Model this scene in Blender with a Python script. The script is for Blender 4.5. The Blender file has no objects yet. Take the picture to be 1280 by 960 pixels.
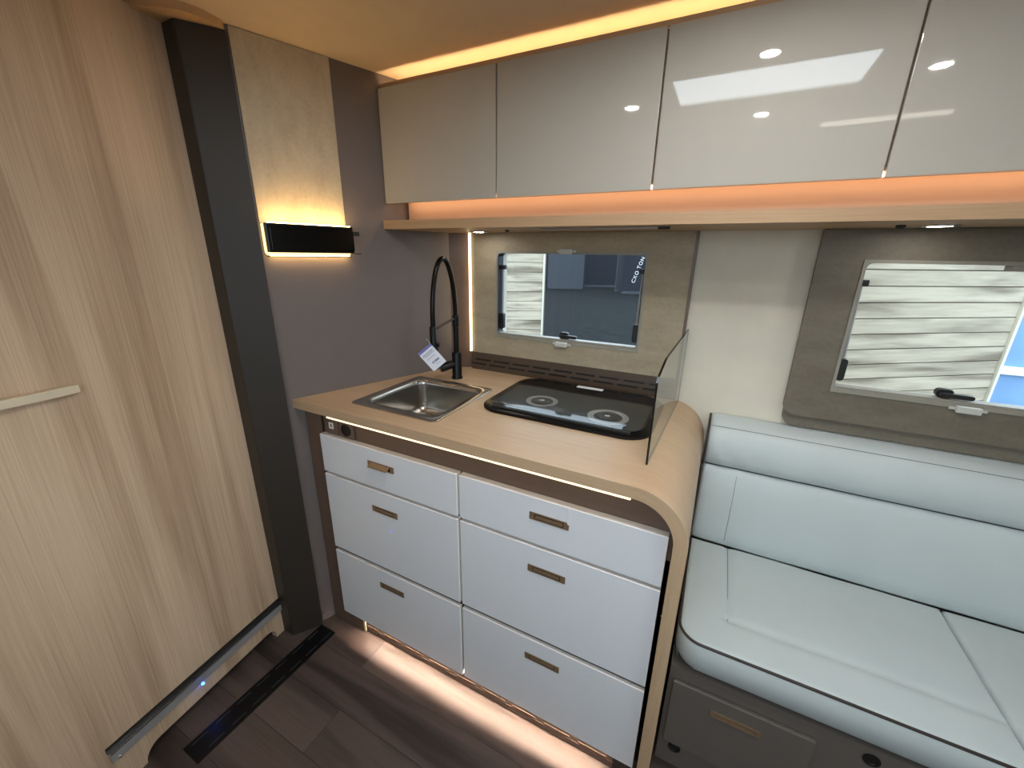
import bpy, bmesh, math, random
from mathutils import Matrix, Vector, noise

# ------------------------------------------------------------------ camera, world, exposure
sc = bpy.context.scene
COL = sc.collection
cam = bpy.data.objects.new('camera', bpy.data.cameras.new('camera'))
COL.objects.link(cam); sc.camera = cam
cam.data.sensor_fit = 'HORIZONTAL'; cam.data.sensor_width = 36.0
cam.data.lens = 505.42 / 1280 * 36.0
cam.data.clip_start = 0.02; cam.data.clip_end = 200
YAW, PITCH, ROLL = math.radians(26.7836), math.radians(17.7351), math.radians(0.9293)
CAM = Vector((0.0, -0.80, 1.386))
_f = Vector((-math.sin(YAW) * math.cos(PITCH), math.cos(YAW) * math.cos(PITCH), -math.sin(PITCH)))
_r = Vector((math.cos(YAW), math.sin(YAW), 0))
_u = _r.cross(_f)
_rr = _r * math.cos(ROLL) + _u * math.sin(ROLL)
_uu = -_r * math.sin(ROLL) + _u * math.cos(ROLL)
M = Matrix(((_rr.x, _uu.x, -_f.x, CAM.x), (_rr.y, _uu.y, -_f.y, CAM.y), (_rr.z, _uu.z, -_f.z, CAM.z), (0, 0, 0, 1)))
cam.matrix_world = M

W_STR = 2.5
wd = bpy.data.worlds.new('world'); sc.world = wd; wd.use_nodes = True
bg = wd.node_tree.nodes['Background']
bg.inputs[0].default_value = (0.74, 0.88, 1.0, 1); bg.inputs[1].default_value = W_STR

sc.view_settings.view_transform = 'Standard'
sc.view_settings.look = 'None'
sc.view_settings.gamma = 1.0
sc.view_settings.use_curve_mapping = False
sc.view_settings.exposure = 0.70

L_SPOT, L_COVE, L_LEDGE, L_TOP, L_TOE, L_LAMP, L_SIDE = 195.0, 10.5, 6.8, 1.9, 390.0, 1.6, 3.5

# interior dimensions in metres
ZC, YB, ZCEIL = 0.924, 0.62, 1.923
X0, X1, Y0 = -1.55, 2.30, -1.55

def portal(name, loc, rot, sx, sy):                     # daylight sampling for the openings
    l = bpy.data.lights.new(name, 'AREA'); l.shape = 'RECTANGLE'; l.size = sx; l.size_y = sy
    l.cycles.is_portal = True
    o = bpy.data.objects.new(name, l); o.location = loc; o.rotation_euler = rot; COL.objects.link(o)
portal('daylight_portal', (0.05, Y0 - 0.06, 1.30), (math.radians(90), 0, 0), 1.1, 1.0)
portal('daylight_portal', (X1 + 0.06, -0.95, 1.2), (0, math.radians(90), 0), 1.2, 0.8)

# ------------------------------------------------------------------ helpers
WM = {}
def fin(name, mats, parent=None, bm=None, smooth=40, mat4=None, me=None):
    if me is None:
        me = bpy.data.meshes.new(name)
        bmesh.ops.recalc_face_normals(bm, faces=bm.faces[:])
        bm.to_mesh(me); bm.free()
        for m in (mats if isinstance(mats, (list, tuple)) else [mats]): me.materials.append(m)
        if BEV[0]: smooth = min(smooth, 12); BEV[0] = False
        if smooth:
            me.polygons.foreach_set('use_smooth', [True] * len(me.polygons))
            me.set_sharp_from_angle(angle=math.radians(smooth))
    o = bpy.data.objects.new(name, me); COL.objects.link(o)
    m4 = mat4 or Matrix.Identity(4)
    WM[o.name] = m4
    if parent is not None:
        o.parent = parent; o.matrix_local = WM[parent.name].inverted() @ m4
    else:
        o.matrix_local = m4
    return o
def tag(o, label, cat=None, group=None, kind=None):
    o['label'] = label
    if cat: o['category'] = cat
    if group: o['group'] = group
    if kind: o['kind'] = kind
    return o
def thing(name, label, cat, loc=(0, 0, 0), rot=0, group=None, kind=None, mat4=None):
    o = bpy.data.objects.new(name, None); COL.objects.link(o)
    o.empty_display_size = 0.05
    m4 = mat4 or (Matrix.Translation(loc) @ Matrix.Rotation(rot, 4, 'Z'))
    o.matrix_local = m4; WM[o.name] = m4
    return tag(o, label, cat, group, kind)
def B(): return bmesh.new()
def addmesh(bm, verts, faces, mi=0):
    vs = [bm.verts.new(v) for v in verts]
    out = []
    for f in faces:
        try:
            fc = bm.faces.new([vs[i] for i in f]); fc.material_index = mi; out.append(fc)
        except ValueError: pass
    return out
BEV = [False]
def box(bm, x0, x1, y0, y1, z0, z1, bev=0, seg=2, mi=0):
    if bev: BEV[0] = True
    t = bmesh.new() if bev else bm
    fs = addmesh(t, [(x0, y0, z0), (x1, y0, z0), (x1, y1, z0), (x0, y1, z0), (x0, y0, z1), (x1, y0, z1), (x1, y1, z1), (x0, y1, z1)],
            [(0, 3, 2, 1), (4, 5, 6, 7), (0, 1, 5, 4), (1, 2, 6, 5), (2, 3, 7, 6), (3, 0, 4, 7)], mi)
    if bev:
        bmesh.ops.bevel(t, geom=t.edges[:], offset=bev, segments=seg, profile=0.5, affect='EDGES')
        for f in t.faces: f.material_index = mi
        me = bpy.data.meshes.new('tmp'); t.to_mesh(me); t.free(); bm.from_mesh(me); bpy.data.meshes.remove(me)
    return bm
def ax3(axis, a, b, h):
    return {'z': (a, b, h), 'y': (a, h, b), 'x': (h, a, b)}[axis]
def prism(bm, poly, h0, h1, axis='z', mi=0, mi_side=None):
    n = len(poly)
    v = [ax3(axis, a, b, h0) for a, b in poly] + [ax3(axis, a, b, h1) for a, b in poly]
    addmesh(bm, v, [tuple(range(n)), tuple(range(2 * n - 1, n - 1, -1))] , mi)
    bm.verts.ensure_lookup_table(); base = len(bm.verts) - 2 * n
    for i in range(n):
        j = (i + 1) % n
        f = bm.faces.new([bm.verts[base + i], bm.verts[base + j], bm.verts[base + n + j], bm.verts[base + n + i]])
        f.material_index = mi if mi_side is None else mi_side
    return bm
def rr(a0, a1, b0, b1, r, seg=6):
    rs = r if isinstance(r, (list, tuple)) else [r] * 4    # corners: (a1,b1) (a0,b1) (a0,b0) (a1,b0)
    p = []
    for (cx, cy, st), q in zip(((a1, b1, 0), (a0, b1, 90), (a0, b0, 180), (a1, b0, 270)), rs):
        sx = -1 if cx == a1 else 1; sy = -1 if cy == b1 else 1
        for k in range(seg + 1):
            t = math.radians(st + 90 * k / seg)
            p.append((cx + sx * q + q * math.cos(t), cy + sy * q + q * math.sin(t)))
    return p
def ring(bm, po, pi, h0, h1, axis='y', mi=0):
    n = len(po)
    v = [ax3(axis, a, b, h) for h in (h0, h1) for P in (po, pi) for a, b in P]
    f = []
    for i in range(n):
        j = (i + 1) % n
        f += [(i, j, n + j, n + i), (2 * n + i, 3 * n + i, 3 * n + j, 2 * n + j), (i, 2 * n + i, 2 * n + j, j), (n + i, n + j, 3 * n + j, 3 * n + i)]
    addmesh(bm, v, f, mi); return bm
def loft(bm, loops, cap0=True, cap1=True, mi=0):
    n = len(loops[0]); v = [p for L in loops for p in L]; f = []
    for k in range(len(loops) - 1):
        for i in range(n):
            j = (i + 1) % n
            f.append((k * n + i, k * n + j, (k + 1) * n + j, (k + 1) * n + i))
    if cap0: f.append(tuple(range(n))[::-1])
    if cap1: f.append(tuple((len(loops) - 1) * n + i for i in range(n)))
    addmesh(bm, v, f, mi); return bm
def tube(bm, pts, r, n=10, mi=0):
    pts = [Vector(p) for p in pts]; rs = r if isinstance(r, (list, tuple)) else [r] * len(pts)
    loops = []; up = None
    for i, p in enumerate(pts):
        t = (pts[min(i + 1, len(pts) - 1)] - pts[max(i - 1, 0)]).normalized()
        if up is None: up = Vector((0, 0, 1)) if abs(t.z) < 0.9 else Vector((1, 0, 0))
        a = t.cross(up).normalized(); b = a.cross(t).normalized(); up = b
        loops.append([tuple(p + (a * math.cos(2 * math.pi * k / n) + b * math.sin(2 * math.pi * k / n)) * rs[i]) for k in range(n)])
    return loft(bm, loops, mi=mi)
def lathe(bm, prof, c=(0, 0, 0), n=24, mi=0, cap0=True, cap1=True):
    return loft(bm, [[(c[0] + r * math.cos(2 * math.pi * k / n), c[1] + r * math.sin(2 * math.pi * k / n), c[2] + z) for k in range(n)] for r, z in prof], cap0, cap1, mi)
def copies(o, parent, mats4):                          # more objects on the same mesh
    return [fin(o.name.split('.')[0], None, parent, me=o.data, mat4=m) for m in mats4]
T = Matrix.Translation

# ------------------------------------------------------------------ materials
def srgb(r, g, b):
    f = lambda c: (c / 255 / 12.92) if c / 255 <= 0.04045 else ((c / 255 + 0.055) / 1.055) ** 2.4
    return (f(r), f(g), f(b), 1)
def base(name):
    m = bpy.data.materials.new(name); m.use_nodes = True
    return m, m.node_tree, m.node_tree.nodes['Principled BSDF']
def plain(name, c, rough=0.5, metal=0, coat=0, spec=0.5, var=0.0, vscale=20, bump=0.0, bscale=400):
    m, nt, p = base(name)
    p.inputs['Roughness'].default_value = rough; p.inputs['Metallic'].default_value = metal
    p.inputs['Coat Weight'].default_value = coat; p.inputs['Coat Roughness'].default_value = 0.03
    p.inputs['Specular IOR Level'].default_value = spec
    col = srgb(*c); p.inputs['Base Color'].default_value = col
    tc = nt.nodes.new('ShaderNodeTexCoord')
    nz = nt.nodes.new('ShaderNodeTexNoise'); nz.inputs['Scale'].default_value = vscale; nz.inputs['Detail'].default_value = 4
    nt.links.new(tc.outputs['Object'], nz.inputs['Vector'])
    rp = nt.nodes.new('ShaderNodeValToRGB'); v = var
    rp.color_ramp.elements[0].position = 0.3; rp.color_ramp.elements[1].position = 0.7
    rp.color_ramp.elements[0].color = tuple(x * (1 - v) for x in col[:3]) + (1,)
    rp.color_ramp.elements[1].color = tuple(min(1, x * (1 + v)) for x in col[:3]) + (1,)
    nt.links.new(nz.outputs['Fac'], rp.inputs['Fac']); nt.links.new(rp.outputs['Color'], p.inputs['Base Color'])
    if bump:
        n2 = nt.nodes.new('ShaderNodeTexNoise'); n2.inputs['Scale'].default_value = bscale; n2.inputs['Detail'].default_value = 3
        nt.links.new(tc.outputs['Object'], n2.inputs['Vector'])
        bp = nt.nodes.new('ShaderNodeBump'); bp.inputs['Strength'].default_value = bump; bp.inputs['Distance'].default_value = 0.001
        nt.links.new(n2.outputs['Fac'], bp.inputs['Height']); nt.links.new(bp.outputs['Normal'], p.inputs['Normal'])
    return m
def wood(name, cd, cl, along='x', coord='Object', rough=0.45, fine=1.0, cathedral=0.5, rnd=0.0, spec=0.4, stretch=1.0):
    m, nt, p = base(name); N = nt.nodes.new; L = nt.links.new
    p.inputs['Roughness'].default_value = rough; p.inputs['Specular IOR Level'].default_value = spec
    tc = N('ShaderNodeTexCoord'); src = tc.outputs[coord]
    if rnd:
        oi = N('ShaderNodeObjectInfo'); ad = N('ShaderNodeVectorMath'); ad.operation = 'ADD'
        ml = N('ShaderNodeMath'); ml.operation = 'MULTIPLY'; ml.inputs[1].default_value = 37.0
        L(oi.outputs['Random'], ml.inputs[0]); L(src, ad.inputs[0]); L(ml.outputs[0], ad.inputs[1]); src = ad.outputs[0]
    def mapped(sa, sb):
        mp = N('ShaderNodeMapping'); i = 'xyz'.index(along)
        s = [sb] * 3; s[i] = sa; mp.inputs['Scale'].default_value = s
        L(src, mp.inputs['Vector']); return mp.outputs['Vector']
    n1 = N('ShaderNodeTexNoise'); n1.inputs['Scale'].default_value = 1; n1.inputs['Detail'].default_value = 8; n1.inputs['Roughness'].default_value = 0.7
    L(mapped(6 * stretch, 260 * fine), n1.inputs['Vector'])
    n2 = N('ShaderNodeTexNoise'); n2.inputs['Scale'].default_value = 1; n2.inputs['Detail'].default_value = 3; n2.inputs['Distortion'].default_value = 0.4
    L(mapped(0.9 * stretch, 9), n2.inputs['Vector'])
    pp = N('ShaderNodeMath'); pp.operation = 'MULTIPLY'; pp.inputs[1].default_value = 16; L(n2.outputs['Fac'], pp.inputs[0])
    sn = N('ShaderNodeMath'); sn.operation = 'SINE'; L(pp.outputs[0], sn.inputs[0])
    mr = N('ShaderNodeMapRange'); mr.inputs[1].default_value = -1; mr.inputs[2].default_value = 1; L(sn.outputs[0], mr.inputs[0])
    mx = N('ShaderNodeMix'); mx.inputs[0].default_value = cathedral; L(n1.outputs['Fac'], mx.inputs[2]); L(mr.outputs[0], mx.inputs[3])
    n3 = N('ShaderNodeTexNoise'); n3.inputs['Scale'].default_value = 1; n3.inputs['Detail'].default_value = 2
    L(mapped(0.7, 5), n3.inputs['Vector'])
    m2 = N('ShaderNodeMix'); m2.inputs[0].default_value = 0.35; L(mx.outputs[0], m2.inputs[2]); L(n3.outputs['Fac'], m2.inputs[3])
    rp = N('ShaderNodeValToRGB'); rp.color_ramp.elements[0].position = 0.3; rp.color_ramp.elements[1].position = 0.72
    rp.color_ramp.elements[0].color = srgb(*cd); rp.color_ramp.elements[1].color = srgb(*cl)
    L(m2.outputs[0], rp.inputs['Fac'])
    out = rp.outputs['Color']
    if rnd:
        hs = N('ShaderNodeHueSaturation'); r2 = N('ShaderNodeMapRange'); r2.inputs[3].default_value = 1 - rnd; r2.inputs[4].default_value = 1 + rnd
        L(oi.outputs['Random'], r2.inputs[0]); L(r2.outputs[0], hs.inputs['Value']); L(out, hs.inputs['Color']); out = hs.outputs['Color']
    L(out, p.inputs['Base Color'])
    bp = N('ShaderNodeBump'); bp.inputs['Strength'].default_value = 0.12; bp.inputs['Distance'].default_value = 0.0006
    L(n1.outputs['Fac'], bp.inputs['Height']); L(bp.outputs['Normal'], p.inputs['Normal'])
    return m
def stone(name, ca, cb, cc, rough=0.55, sc_=1.0, stripes='z'):
    m, nt, p = base(name); N = nt.nodes.new; L = nt.links.new
    p.inputs['Roughness'].default_value = rough
    tc = N('ShaderNodeTexCoord')
    a = N('ShaderNodeTexNoise'); a.inputs['Scale'].default_value = 9 * sc_; a.inputs['Detail'].default_value = 8; a.inputs['Roughness'].default_value = 0.65
    mp = N('ShaderNodeMapping'); s = [2.2] * 3; s['xyz'.index(stripes)] = 0.7; mp.inputs['Scale'].default_value = s
    L(tc.outputs['Object'], mp.inputs['Vector']); L(mp.outputs['Vector'], a.inputs['Vector'])
    b = N('ShaderNodeTexNoise'); b.inputs['Scale'].default_value = 120 * sc_; b.inputs['Detail'].default_value = 5
    L(tc.outputs['Object'], b.inputs['Vector'])
    mx = N('ShaderNodeMix'); mx.inputs[0].default_value = 0.3; L(a.outputs['Fac'], mx.inputs[2]); L(b.outputs['Fac'], mx.inputs[3])
    rp = N('ShaderNodeValToRGB'); e = rp.color_ramp.elements
    e[0].position = 0.33; e[0].color = srgb(*ca); e[1].position = 0.68; e[1].color = srgb(*cc)
    e2 = e.new(0.5); e2.color = srgb(*cb)
    L(mx.outputs[0], rp.inputs['Fac']); L(rp.outputs['Color'], p.inputs['Base Color'])
    bp = N('ShaderNodeBump'); bp.inputs['Strength'].default_value = 0.15; bp.inputs['Distance'].default_value = 0.001
    L(mx.outputs[0], bp.inputs['Height']); L(bp.outputs['Normal'], p.inputs['Normal'])
    return m
def emit(name, c, s):
    m = bpy.data.materials.new(name); m.use_nodes = True; nt = m.node_tree; nt.nodes.clear()
    o = nt.nodes.new('ShaderNodeOutputMaterial'); e = nt.nodes.new('ShaderNodeEmission')
    e.inputs[0].default_value = (*c, 1); e.inputs[1].default_value = s
    nt.links.new(e.outputs[0], o.inputs[0]); return m
def glass(name, tint, gloss_rough=0.0, base_refl=0.0, haze=0.0, haze_c=(0.8, 0.85, 0.85)):
    m = bpy.data.materials.new(name); m.use_nodes = True; nt = m.node_tree; nt.nodes.clear(); N = nt.nodes.new; L = nt.links.new
    o = N('ShaderNodeOutputMaterial'); t = N('ShaderNodeBsdfTransparent'); t.inputs[0].default_value = (*tint, 1)
    g = N('ShaderNodeBsdfGlossy'); g.inputs['Roughness'].default_value = gloss_rough
    fr = N('ShaderNodeFresnel'); fr.inputs[0].default_value = 1.45
    ge = N('ShaderNodeNewGeometry'); iv = N('ShaderNodeMath'); iv.operation = 'SUBTRACT'; iv.inputs[0].default_value = 1.0; L(ge.outputs['Backfacing'], iv.inputs[1])
    fm = N('ShaderNodeMath'); fm.operation = 'MULTIPLY'; L(fr.outputs[0], fm.inputs[0]); L(iv.outputs[0], fm.inputs[1])
    mx = N('ShaderNodeMixShader'); L(fm.outputs[0], mx.inputs[0]); L(t.outputs[0], mx.inputs[1]); L(g.outputs[0], mx.inputs[2])
    out = mx.outputs[0]
    if haze:
        d = N('ShaderNodeBsdfDiffuse'); d.inputs[0].default_value = (*haze_c, 1)
        m2 = N('ShaderNodeMixShader'); m2.inputs[0].default_value = haze; L(out, m2.inputs[1]); L(d.outputs[0], m2.inputs[2]); out = m2.outputs[0]
    L(out, o.inputs[0]); return m

M_DOOR = wood('door_oak', (150, 121, 94), (222, 196, 166), 'z', rough=0.5, cathedral=0.24, stretch=0.45, fine=0.9)
M_TOP = wood('worktop_oak', (172, 141, 109), (203, 176, 144), 'x', coord='UV', rough=0.42, cathedral=0.12)
M_SHELF = wood('shelf_oak', (164, 132, 99), (192, 162, 128), 'x', rough=0.5, cathedral=0.12)
M_TRIMW = wood('ceiling_trim_oak', (190, 150, 108), (214, 178, 136), 'x', rough=0.5, cathedral=0.12)
M_FLOOR = wood('floor_vinyl_oak', (48, 39, 36), (92, 78, 71), 'x', rough=0.5, cathedral=0.45, rnd=0.16)
M_FLOORB = plain('floor_joint', (40, 32, 28), 0.8, var=0.1)
M_WALLT = plain('taupe_laminate', (110, 101, 97), 0.42, var=0.02, bump=0.05)
M_COL = plain('dark_satin_column', (48, 42, 36), 0.42, var=0.03)
M_BROWN = plain('brown_laminate', (104, 84, 72), 0.4, var=0.04)
M_DARK = plain('dark_carcass', (52, 44, 40), 0.6, var=0.05)
M_CREAM = plain('cream_wall_fabric', (214, 208, 192), 0.75, var=0.02, bump=0.1)
M_CEIL = plain('ceiling_fabric', (216, 194, 164), 0.8, var=0.02, bump=0.15)
M_UPPER = plain('gloss_greige_lacquer', (176, 172, 163), 0.5, coat=1.0, spec=0.05, var=0.008)
M_DRAW = plain('gloss_white_lacquer', (222, 225, 230), 0.5, coat=1.0, spec=0.05, var=0.008)
M_STONE = stone('pale_concrete_laminate', (178, 163, 138), (194, 180, 154), (206, 193, 168), stripes='z')
M_STONEX = stone('beige_concrete_laminate', (148, 135, 112), (162, 149, 125), (174, 161, 137), stripes='x')
M_STONED = stone('taupe_concrete_laminate', (100, 92, 78), (110, 102, 88), (120, 112, 98), stripes='x')
M_STEEL = plain('brushed_steel', (190, 186, 180), 0.24, metal=1, var=0.05, vscale=60)
M_CHROME = plain('chrome', (225, 225, 225), 0.08, metal=1)
M_ALU = plain('aluminium', (168, 166, 166), 0.38, metal=0.35, var=0.03)
M_BRONZE = plain('bronze_pull', (150, 126, 100), 0.32, metal=0.5, var=0.06)
M_BRONZED = plain('bronze_recess', (62, 46, 34), 0.4, metal=0.6, var=0.05)
M_BLACK = plain('black_satin', (7, 6, 6), 0.32, spec=0.3, var=0.05)
M_BLKG = plain('black_gloss', (6, 6, 7), 0.06, coat=1)
M_BLKM = plain('matt_black', (20, 19, 18), 0.45, var=0.05)
M_LEATH = plain('pale_leather', (194, 203, 203), 0.42, var=0.025, vscale=6, bump=0.25, bscale=900)
M_PIPE = plain('dark_piping', (52, 44, 40), 0.5, var=0.05)
M_STITCH = plain('grey_stitch', (120, 124, 122), 0.7, var=0.05)
M_BENCH = plain('bench_taupe', (98, 91, 85), 0.45, var=0.03)
M_WHITE = plain('white_plastic', (228, 228, 226), 0.4, var=0.01)
M_FRAME = plain('grey_window_frame', (146, 142, 130), 0.4, var=0.02)
M_CLEAR = plain('clear_catch_plastic', (196, 196, 190), 0.2, coat=0.6)
M_PAPER = plain('paper', (222, 226, 236), 0.7, var=0.01)
M_INK = plain('ink', (92, 100, 124), 0.7, var=0.05)
M_INKH = plain('violet_header_ink', (112, 112, 178), 0.7, var=0.05)
M_GREY = plain('hob_grey_steel', (64, 64, 62), 0.4, metal=0.1, var=0.05)
M_PLANK = wood('pale_cladding', (104, 92, 76), (200, 189, 168), 'x', rough=0.7, cathedral=0.45, rnd=0.05, fine=0.35)
M_PLANKG = plain('cladding_joint', (120, 112, 98), 0.8, var=0.1)
M_EDGE = plain('white_edge_band', (244, 240, 236), 0.4, var=0.005)
M_BURN = plain('burner_alloy', (196, 194, 188), 0.35, metal=0.2, var=0.05)
M_VENT = plain('dark_brown_grille', (78, 64, 52), 0.45, var=0.05)
M_LAMP = plain('lamp_black_gloss', (5, 5, 6), 0.12, spec=0.3)
M_HALL = plain('hall_floor_grey', (27, 30, 32), 0.9, spec=0.05, var=0.35, vscale=6)
M_NAVY = plain('navy_board', (22, 28, 38), 0.9, var=0.1)
M_SLATE = plain('slate_board', (58, 63, 70), 0.9, var=0.1)
M_SKYB = plain('light_blue_panel', (120, 160, 204), 0.4, var=0.12, vscale=4)
M_PANE = glass('acrylic_pane', (0.93, 0.95, 0.96))
M_PANES = emit('lit_roof_hatch', (0.84, 0.93, 1.0), 6.5)
M_GUARD = glass('guard_glass', (0.95, 0.97, 0.96), haze=0.05, haze_c=(0.75, 0.78, 0.74))
M_GEDGE = plain('glass_edge_dark', (18, 20, 18), 0.15)
M_GEDGE2 = plain('glass_edge_grey', (120, 128, 126), 0.15)
M_LID = glass('hob_lid_glass', (0.80, 0.80, 0.79), gloss_rough=0.04)
WARM = (1.0, 0.74, 0.42); WARM2 = (1.0, 0.74, 0.44); NEUT = (1.0, 0.95, 0.88)
E_COVE = emit('cove_led', WARM, L_COVE); E_LEDGE = emit('ledge_led', (1.0, 0.62, 0.36), L_LEDGE)
E_TOP = emit('worktop_led', (1.0, 0.76, 0.40), L_TOP); E_TOE = emit('toe_led', (1.0, 0.80, 0.62), L_TOE)
E_LAMP = emit('wall_lamp_diffuser', (1.0, 0.70, 0.28), L_LAMP); E_LUP = emit('wall_lamp_uplight', (1.0, 0.62, 0.24), 26.0); E_SIDE = emit('panel_led', (1.0, 0.76, 0.42), L_SIDE)
E_SPOT = emit('spot_led', NEUT, L_SPOT); E_SPOTS = emit('shelf_spot_led', NEUT, 26.0)
E_BLUE = emit('blue_led', (0.02, 0.12, 1.0), 14.0); E_BAR = emit('ceiling_bar_led', (1.0, 0.93, 0.82), 4.0)

# ------------------------------------------------------------------ the setting
# floor: slab and planks along x
fl = fin('floor', M_FLOORB, bm=box(B(), X0, X1, Y0, YB, -0.04, -0.0015)); tag(fl, 'dark brown vinyl plank floor', kind='structure')
random.seed(4)
PW, PL = 0.132, 0.86
row = 0; y = Y0
while y < 0.16:
    x = X0 - random.random() * PL
    while x < X1:
        a, b = max(x, X0), min(x + PL, X1)
        if b - a > 0.04:
            bm = box(B(), -(b - a) / 2 + 0.0006, (b - a) / 2 - 0.0006, -PW / 2 + 0.0006, PW / 2 - 0.0006, -0.003, 0.0)
            fin('plank', M_FLOOR, fl, bm, smooth=0, mat4=T(((a + b) / 2, y + PW / 2, 0)))
        x += PL
    y += PW; row += 1

# ceiling with the roof hatch opening
bm = B(); ring(bm, [(X0, Y0), (X1, Y0), (X1, YB + 0.08), (X0, YB + 0.08)], [(-0.255, -0.37), (0.295, -0.37), (0.295, -0.10), (-0.255, -0.10)], ZCEIL, ZCEIL + 0.05, 'z')
tag(fin('ceiling', M_CEIL, bm=bm, smooth=0), 'padded cream ceiling with a roof hatch', kind='structure')
w3 = thing('window_3', 'rectangular roof hatch in the ceiling', None, (0.02, -0.235, ZCEIL), kind='structure')
bm = B(); ring(bm, rr(-0.275, 0.315, -0.39, -0.08, 0.02), rr(-0.245, 0.285, -0.36, -0.11, 0.006), ZCEIL - 0.003, ZCEIL + 0.0035, 'z')
fin('frame', M_WHITE, w3, bm)
fin('pane', M_PANES, w3, prism(B(), rr(-0.2545, 0.2945, -0.3695, -0.1005, 0.01), ZCEIL + 0.004, ZCEIL + 0.010, 'z'))
bm = B(); lathe(bm, [(0.0035, 0.0), (0.0035, -0.0015), (0.002, -0.0025)], (0, 0, 0), 8)
hd = fin('edge_light', emit('hatch_edge_led', (1.0, 0.97, 0.92), 14.0), w3, bm, mat4=T((-0.235, -0.118, ZCEIL + 0.0038)))
copies(hd, w3, [T((-0.235 + 0.51 * k / 25, -0.118, ZCEIL + 0.0038)) for k in range(1, 26)])

def gridwall(bm, xs, zs, skip, y0, y1, axis='y'):
    for i in range(len(xs) - 1):
        for k in range(len(zs) - 1):
            if (i, k) in skip: continue
            a, b, c, d = xs[i], xs[i + 1], zs[k], zs[k + 1]
            if axis == 'y': box(bm, a, b, y0, y1, c, d)
            else: box(bm, y0, y1, a, b, c, d)
    return bm
W1 = (-0.783, -0.229, 1.073, 1.398)          # window 1 opening (x0,x1,z0,z1)
W2 = (0.315, 0.985, 1.030, 1.387)
bm = gridwall(B(), [X0, W1[0], W1[1], W2[0], W2[1], X1], [0, W2[2], W1[2], W2[3], W1[3], ZCEIL], {(1, 2), (1, 3), (3, 1), (3, 2)}, YB, YB + 0.07)
tag(fin('wall_back', M_CREAM, bm=bm, smooth=0), 'cream fabric side wall behind the bench and the kitchen', kind='structure')
bm = gridwall(B(), [X0, -0.50, 0.60, X1], [0, 0.80, 1.80, ZCEIL], {(1, 1)}, Y0 - 0.06, Y0)  # unseen opening, added and sized to let daylight onto the kitchen
tag(fin('wall_front', M_CREAM, bm=bm, smooth=0), 'cream wall with a wide window opening opposite the kitchen', kind='structure')
bm = gridwall(B(), [Y0 - 0.06, -1.35, -0.55, YB + 0.07], [0, 0.60, 1.80, ZCEIL], {(1, 1)}, X1, X1 + 0.06, 'x')
tag(fin('wall_right', M_CREAM, bm=bm, smooth=0), 'cream end wall with the cab window opening', kind='structure')
tag(fin('wall_outer', M_CREAM, bm=box(B(), X0 - 0.04, X0, Y0 - 0.06, YB + 0.07, 0, ZCEIL), smooth=0), 'outer side wall behind the wooden door', kind='structure')

# angled wall on the left, its own frame: x runs along the wall, -y faces the room
DW = Vector((0.336, 0.942)).normalized()
AW = Vector((-1.2008, -0.016))
MW = Matrix(((DW.x, -DW.y, 0, AW.x), (DW.y, DW.x, 0, AW.y), (0, 0, 1, 0), (0, 0, 0, 1)))
def wpt(s, n=0): return (AW.x + DW.x * s - DW.y * n, AW.y + DW.y * s + DW.x * n)
tag(fin('wall_left', M_WALLT, bm=box(B(), -0.06, 0.637, 0, 0.03, 0, ZCEIL), mat4=MW), 'angled taupe partition wall beside the sink', kind='structure')
pc = wpt(0.637)
bm = prism(B(), [pc, (-0.905, 0.618), (-0.905, 0.6199), (pc[0], 0.6199), (pc[0] - 0.03, 0.60)], ZC, 1.463, 'z')
tag(fin('trim_1', M_BROWN, bm=bm), 'narrow brown corner filler beside the tap', kind='structure')
# dark column between the wooden door and the angled wall
a0 = wpt(-0.02); a1 = wpt(-0.02, -0.017)
cp = [(-1.34, -0.127), (-1.254, -0.127)]
cc, r0 = Vector((-1.254, -0.118)), 0.009
for k in range(1, 7):
    t = math.radians(-90 + 70 * k / 6); cp.append((cc.x + r0 * math.cos(t), cc.y + r0 * math.sin(t)))
cp += [a1, a0, (a0[0] - 0.07, a0[1] + 0.03), (-1.34, -0.02)]
bm = prism(B(), cp, 0, 1.904, 'z')
tag(fin('trim_2', M_COL, bm=bm, smooth=30), 'dark brown rounded column between door and partition', kind='structure')
# curved pelmet under the ceiling above the column
pts = [(-1.36, -0.06), (-1.335, -0.190), (-1.285, -0.188), (-1.232, -0.168), (-1.196, -0.132), (-1.187, -0.090), (-1.194, -0.050), wpt(-0.02, -0.003)]
pel = []
for i in range(1, len(pts) - 1):
    p0, p1, p2, p3 = [Vector(pts[min(max(j, 0), len(pts) - 1)]) for j in (i - 1, i, i + 1, i + 2)]
    for k in range(6):
        t = k / 6
        pel.append(tuple(0.5 * ((2 * p1) + (p2 - p0) * t + (2 * p0 - 5 * p1 + 4 * p2 - p3) * t * t + (3 * p1 - p0 - 3 * p2 + p3) * t ** 3)))
pel = [pts[0]] + pel + [pts[-1]]
bm = prism(B(), pel, 1.905, ZCEIL - 0.0005, 'z')
tag(fin('trim_3', M_TRIMW, bm=bm, smooth=30), 'curved wooden pelmet under the ceiling above the column', kind='structure')

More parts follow.
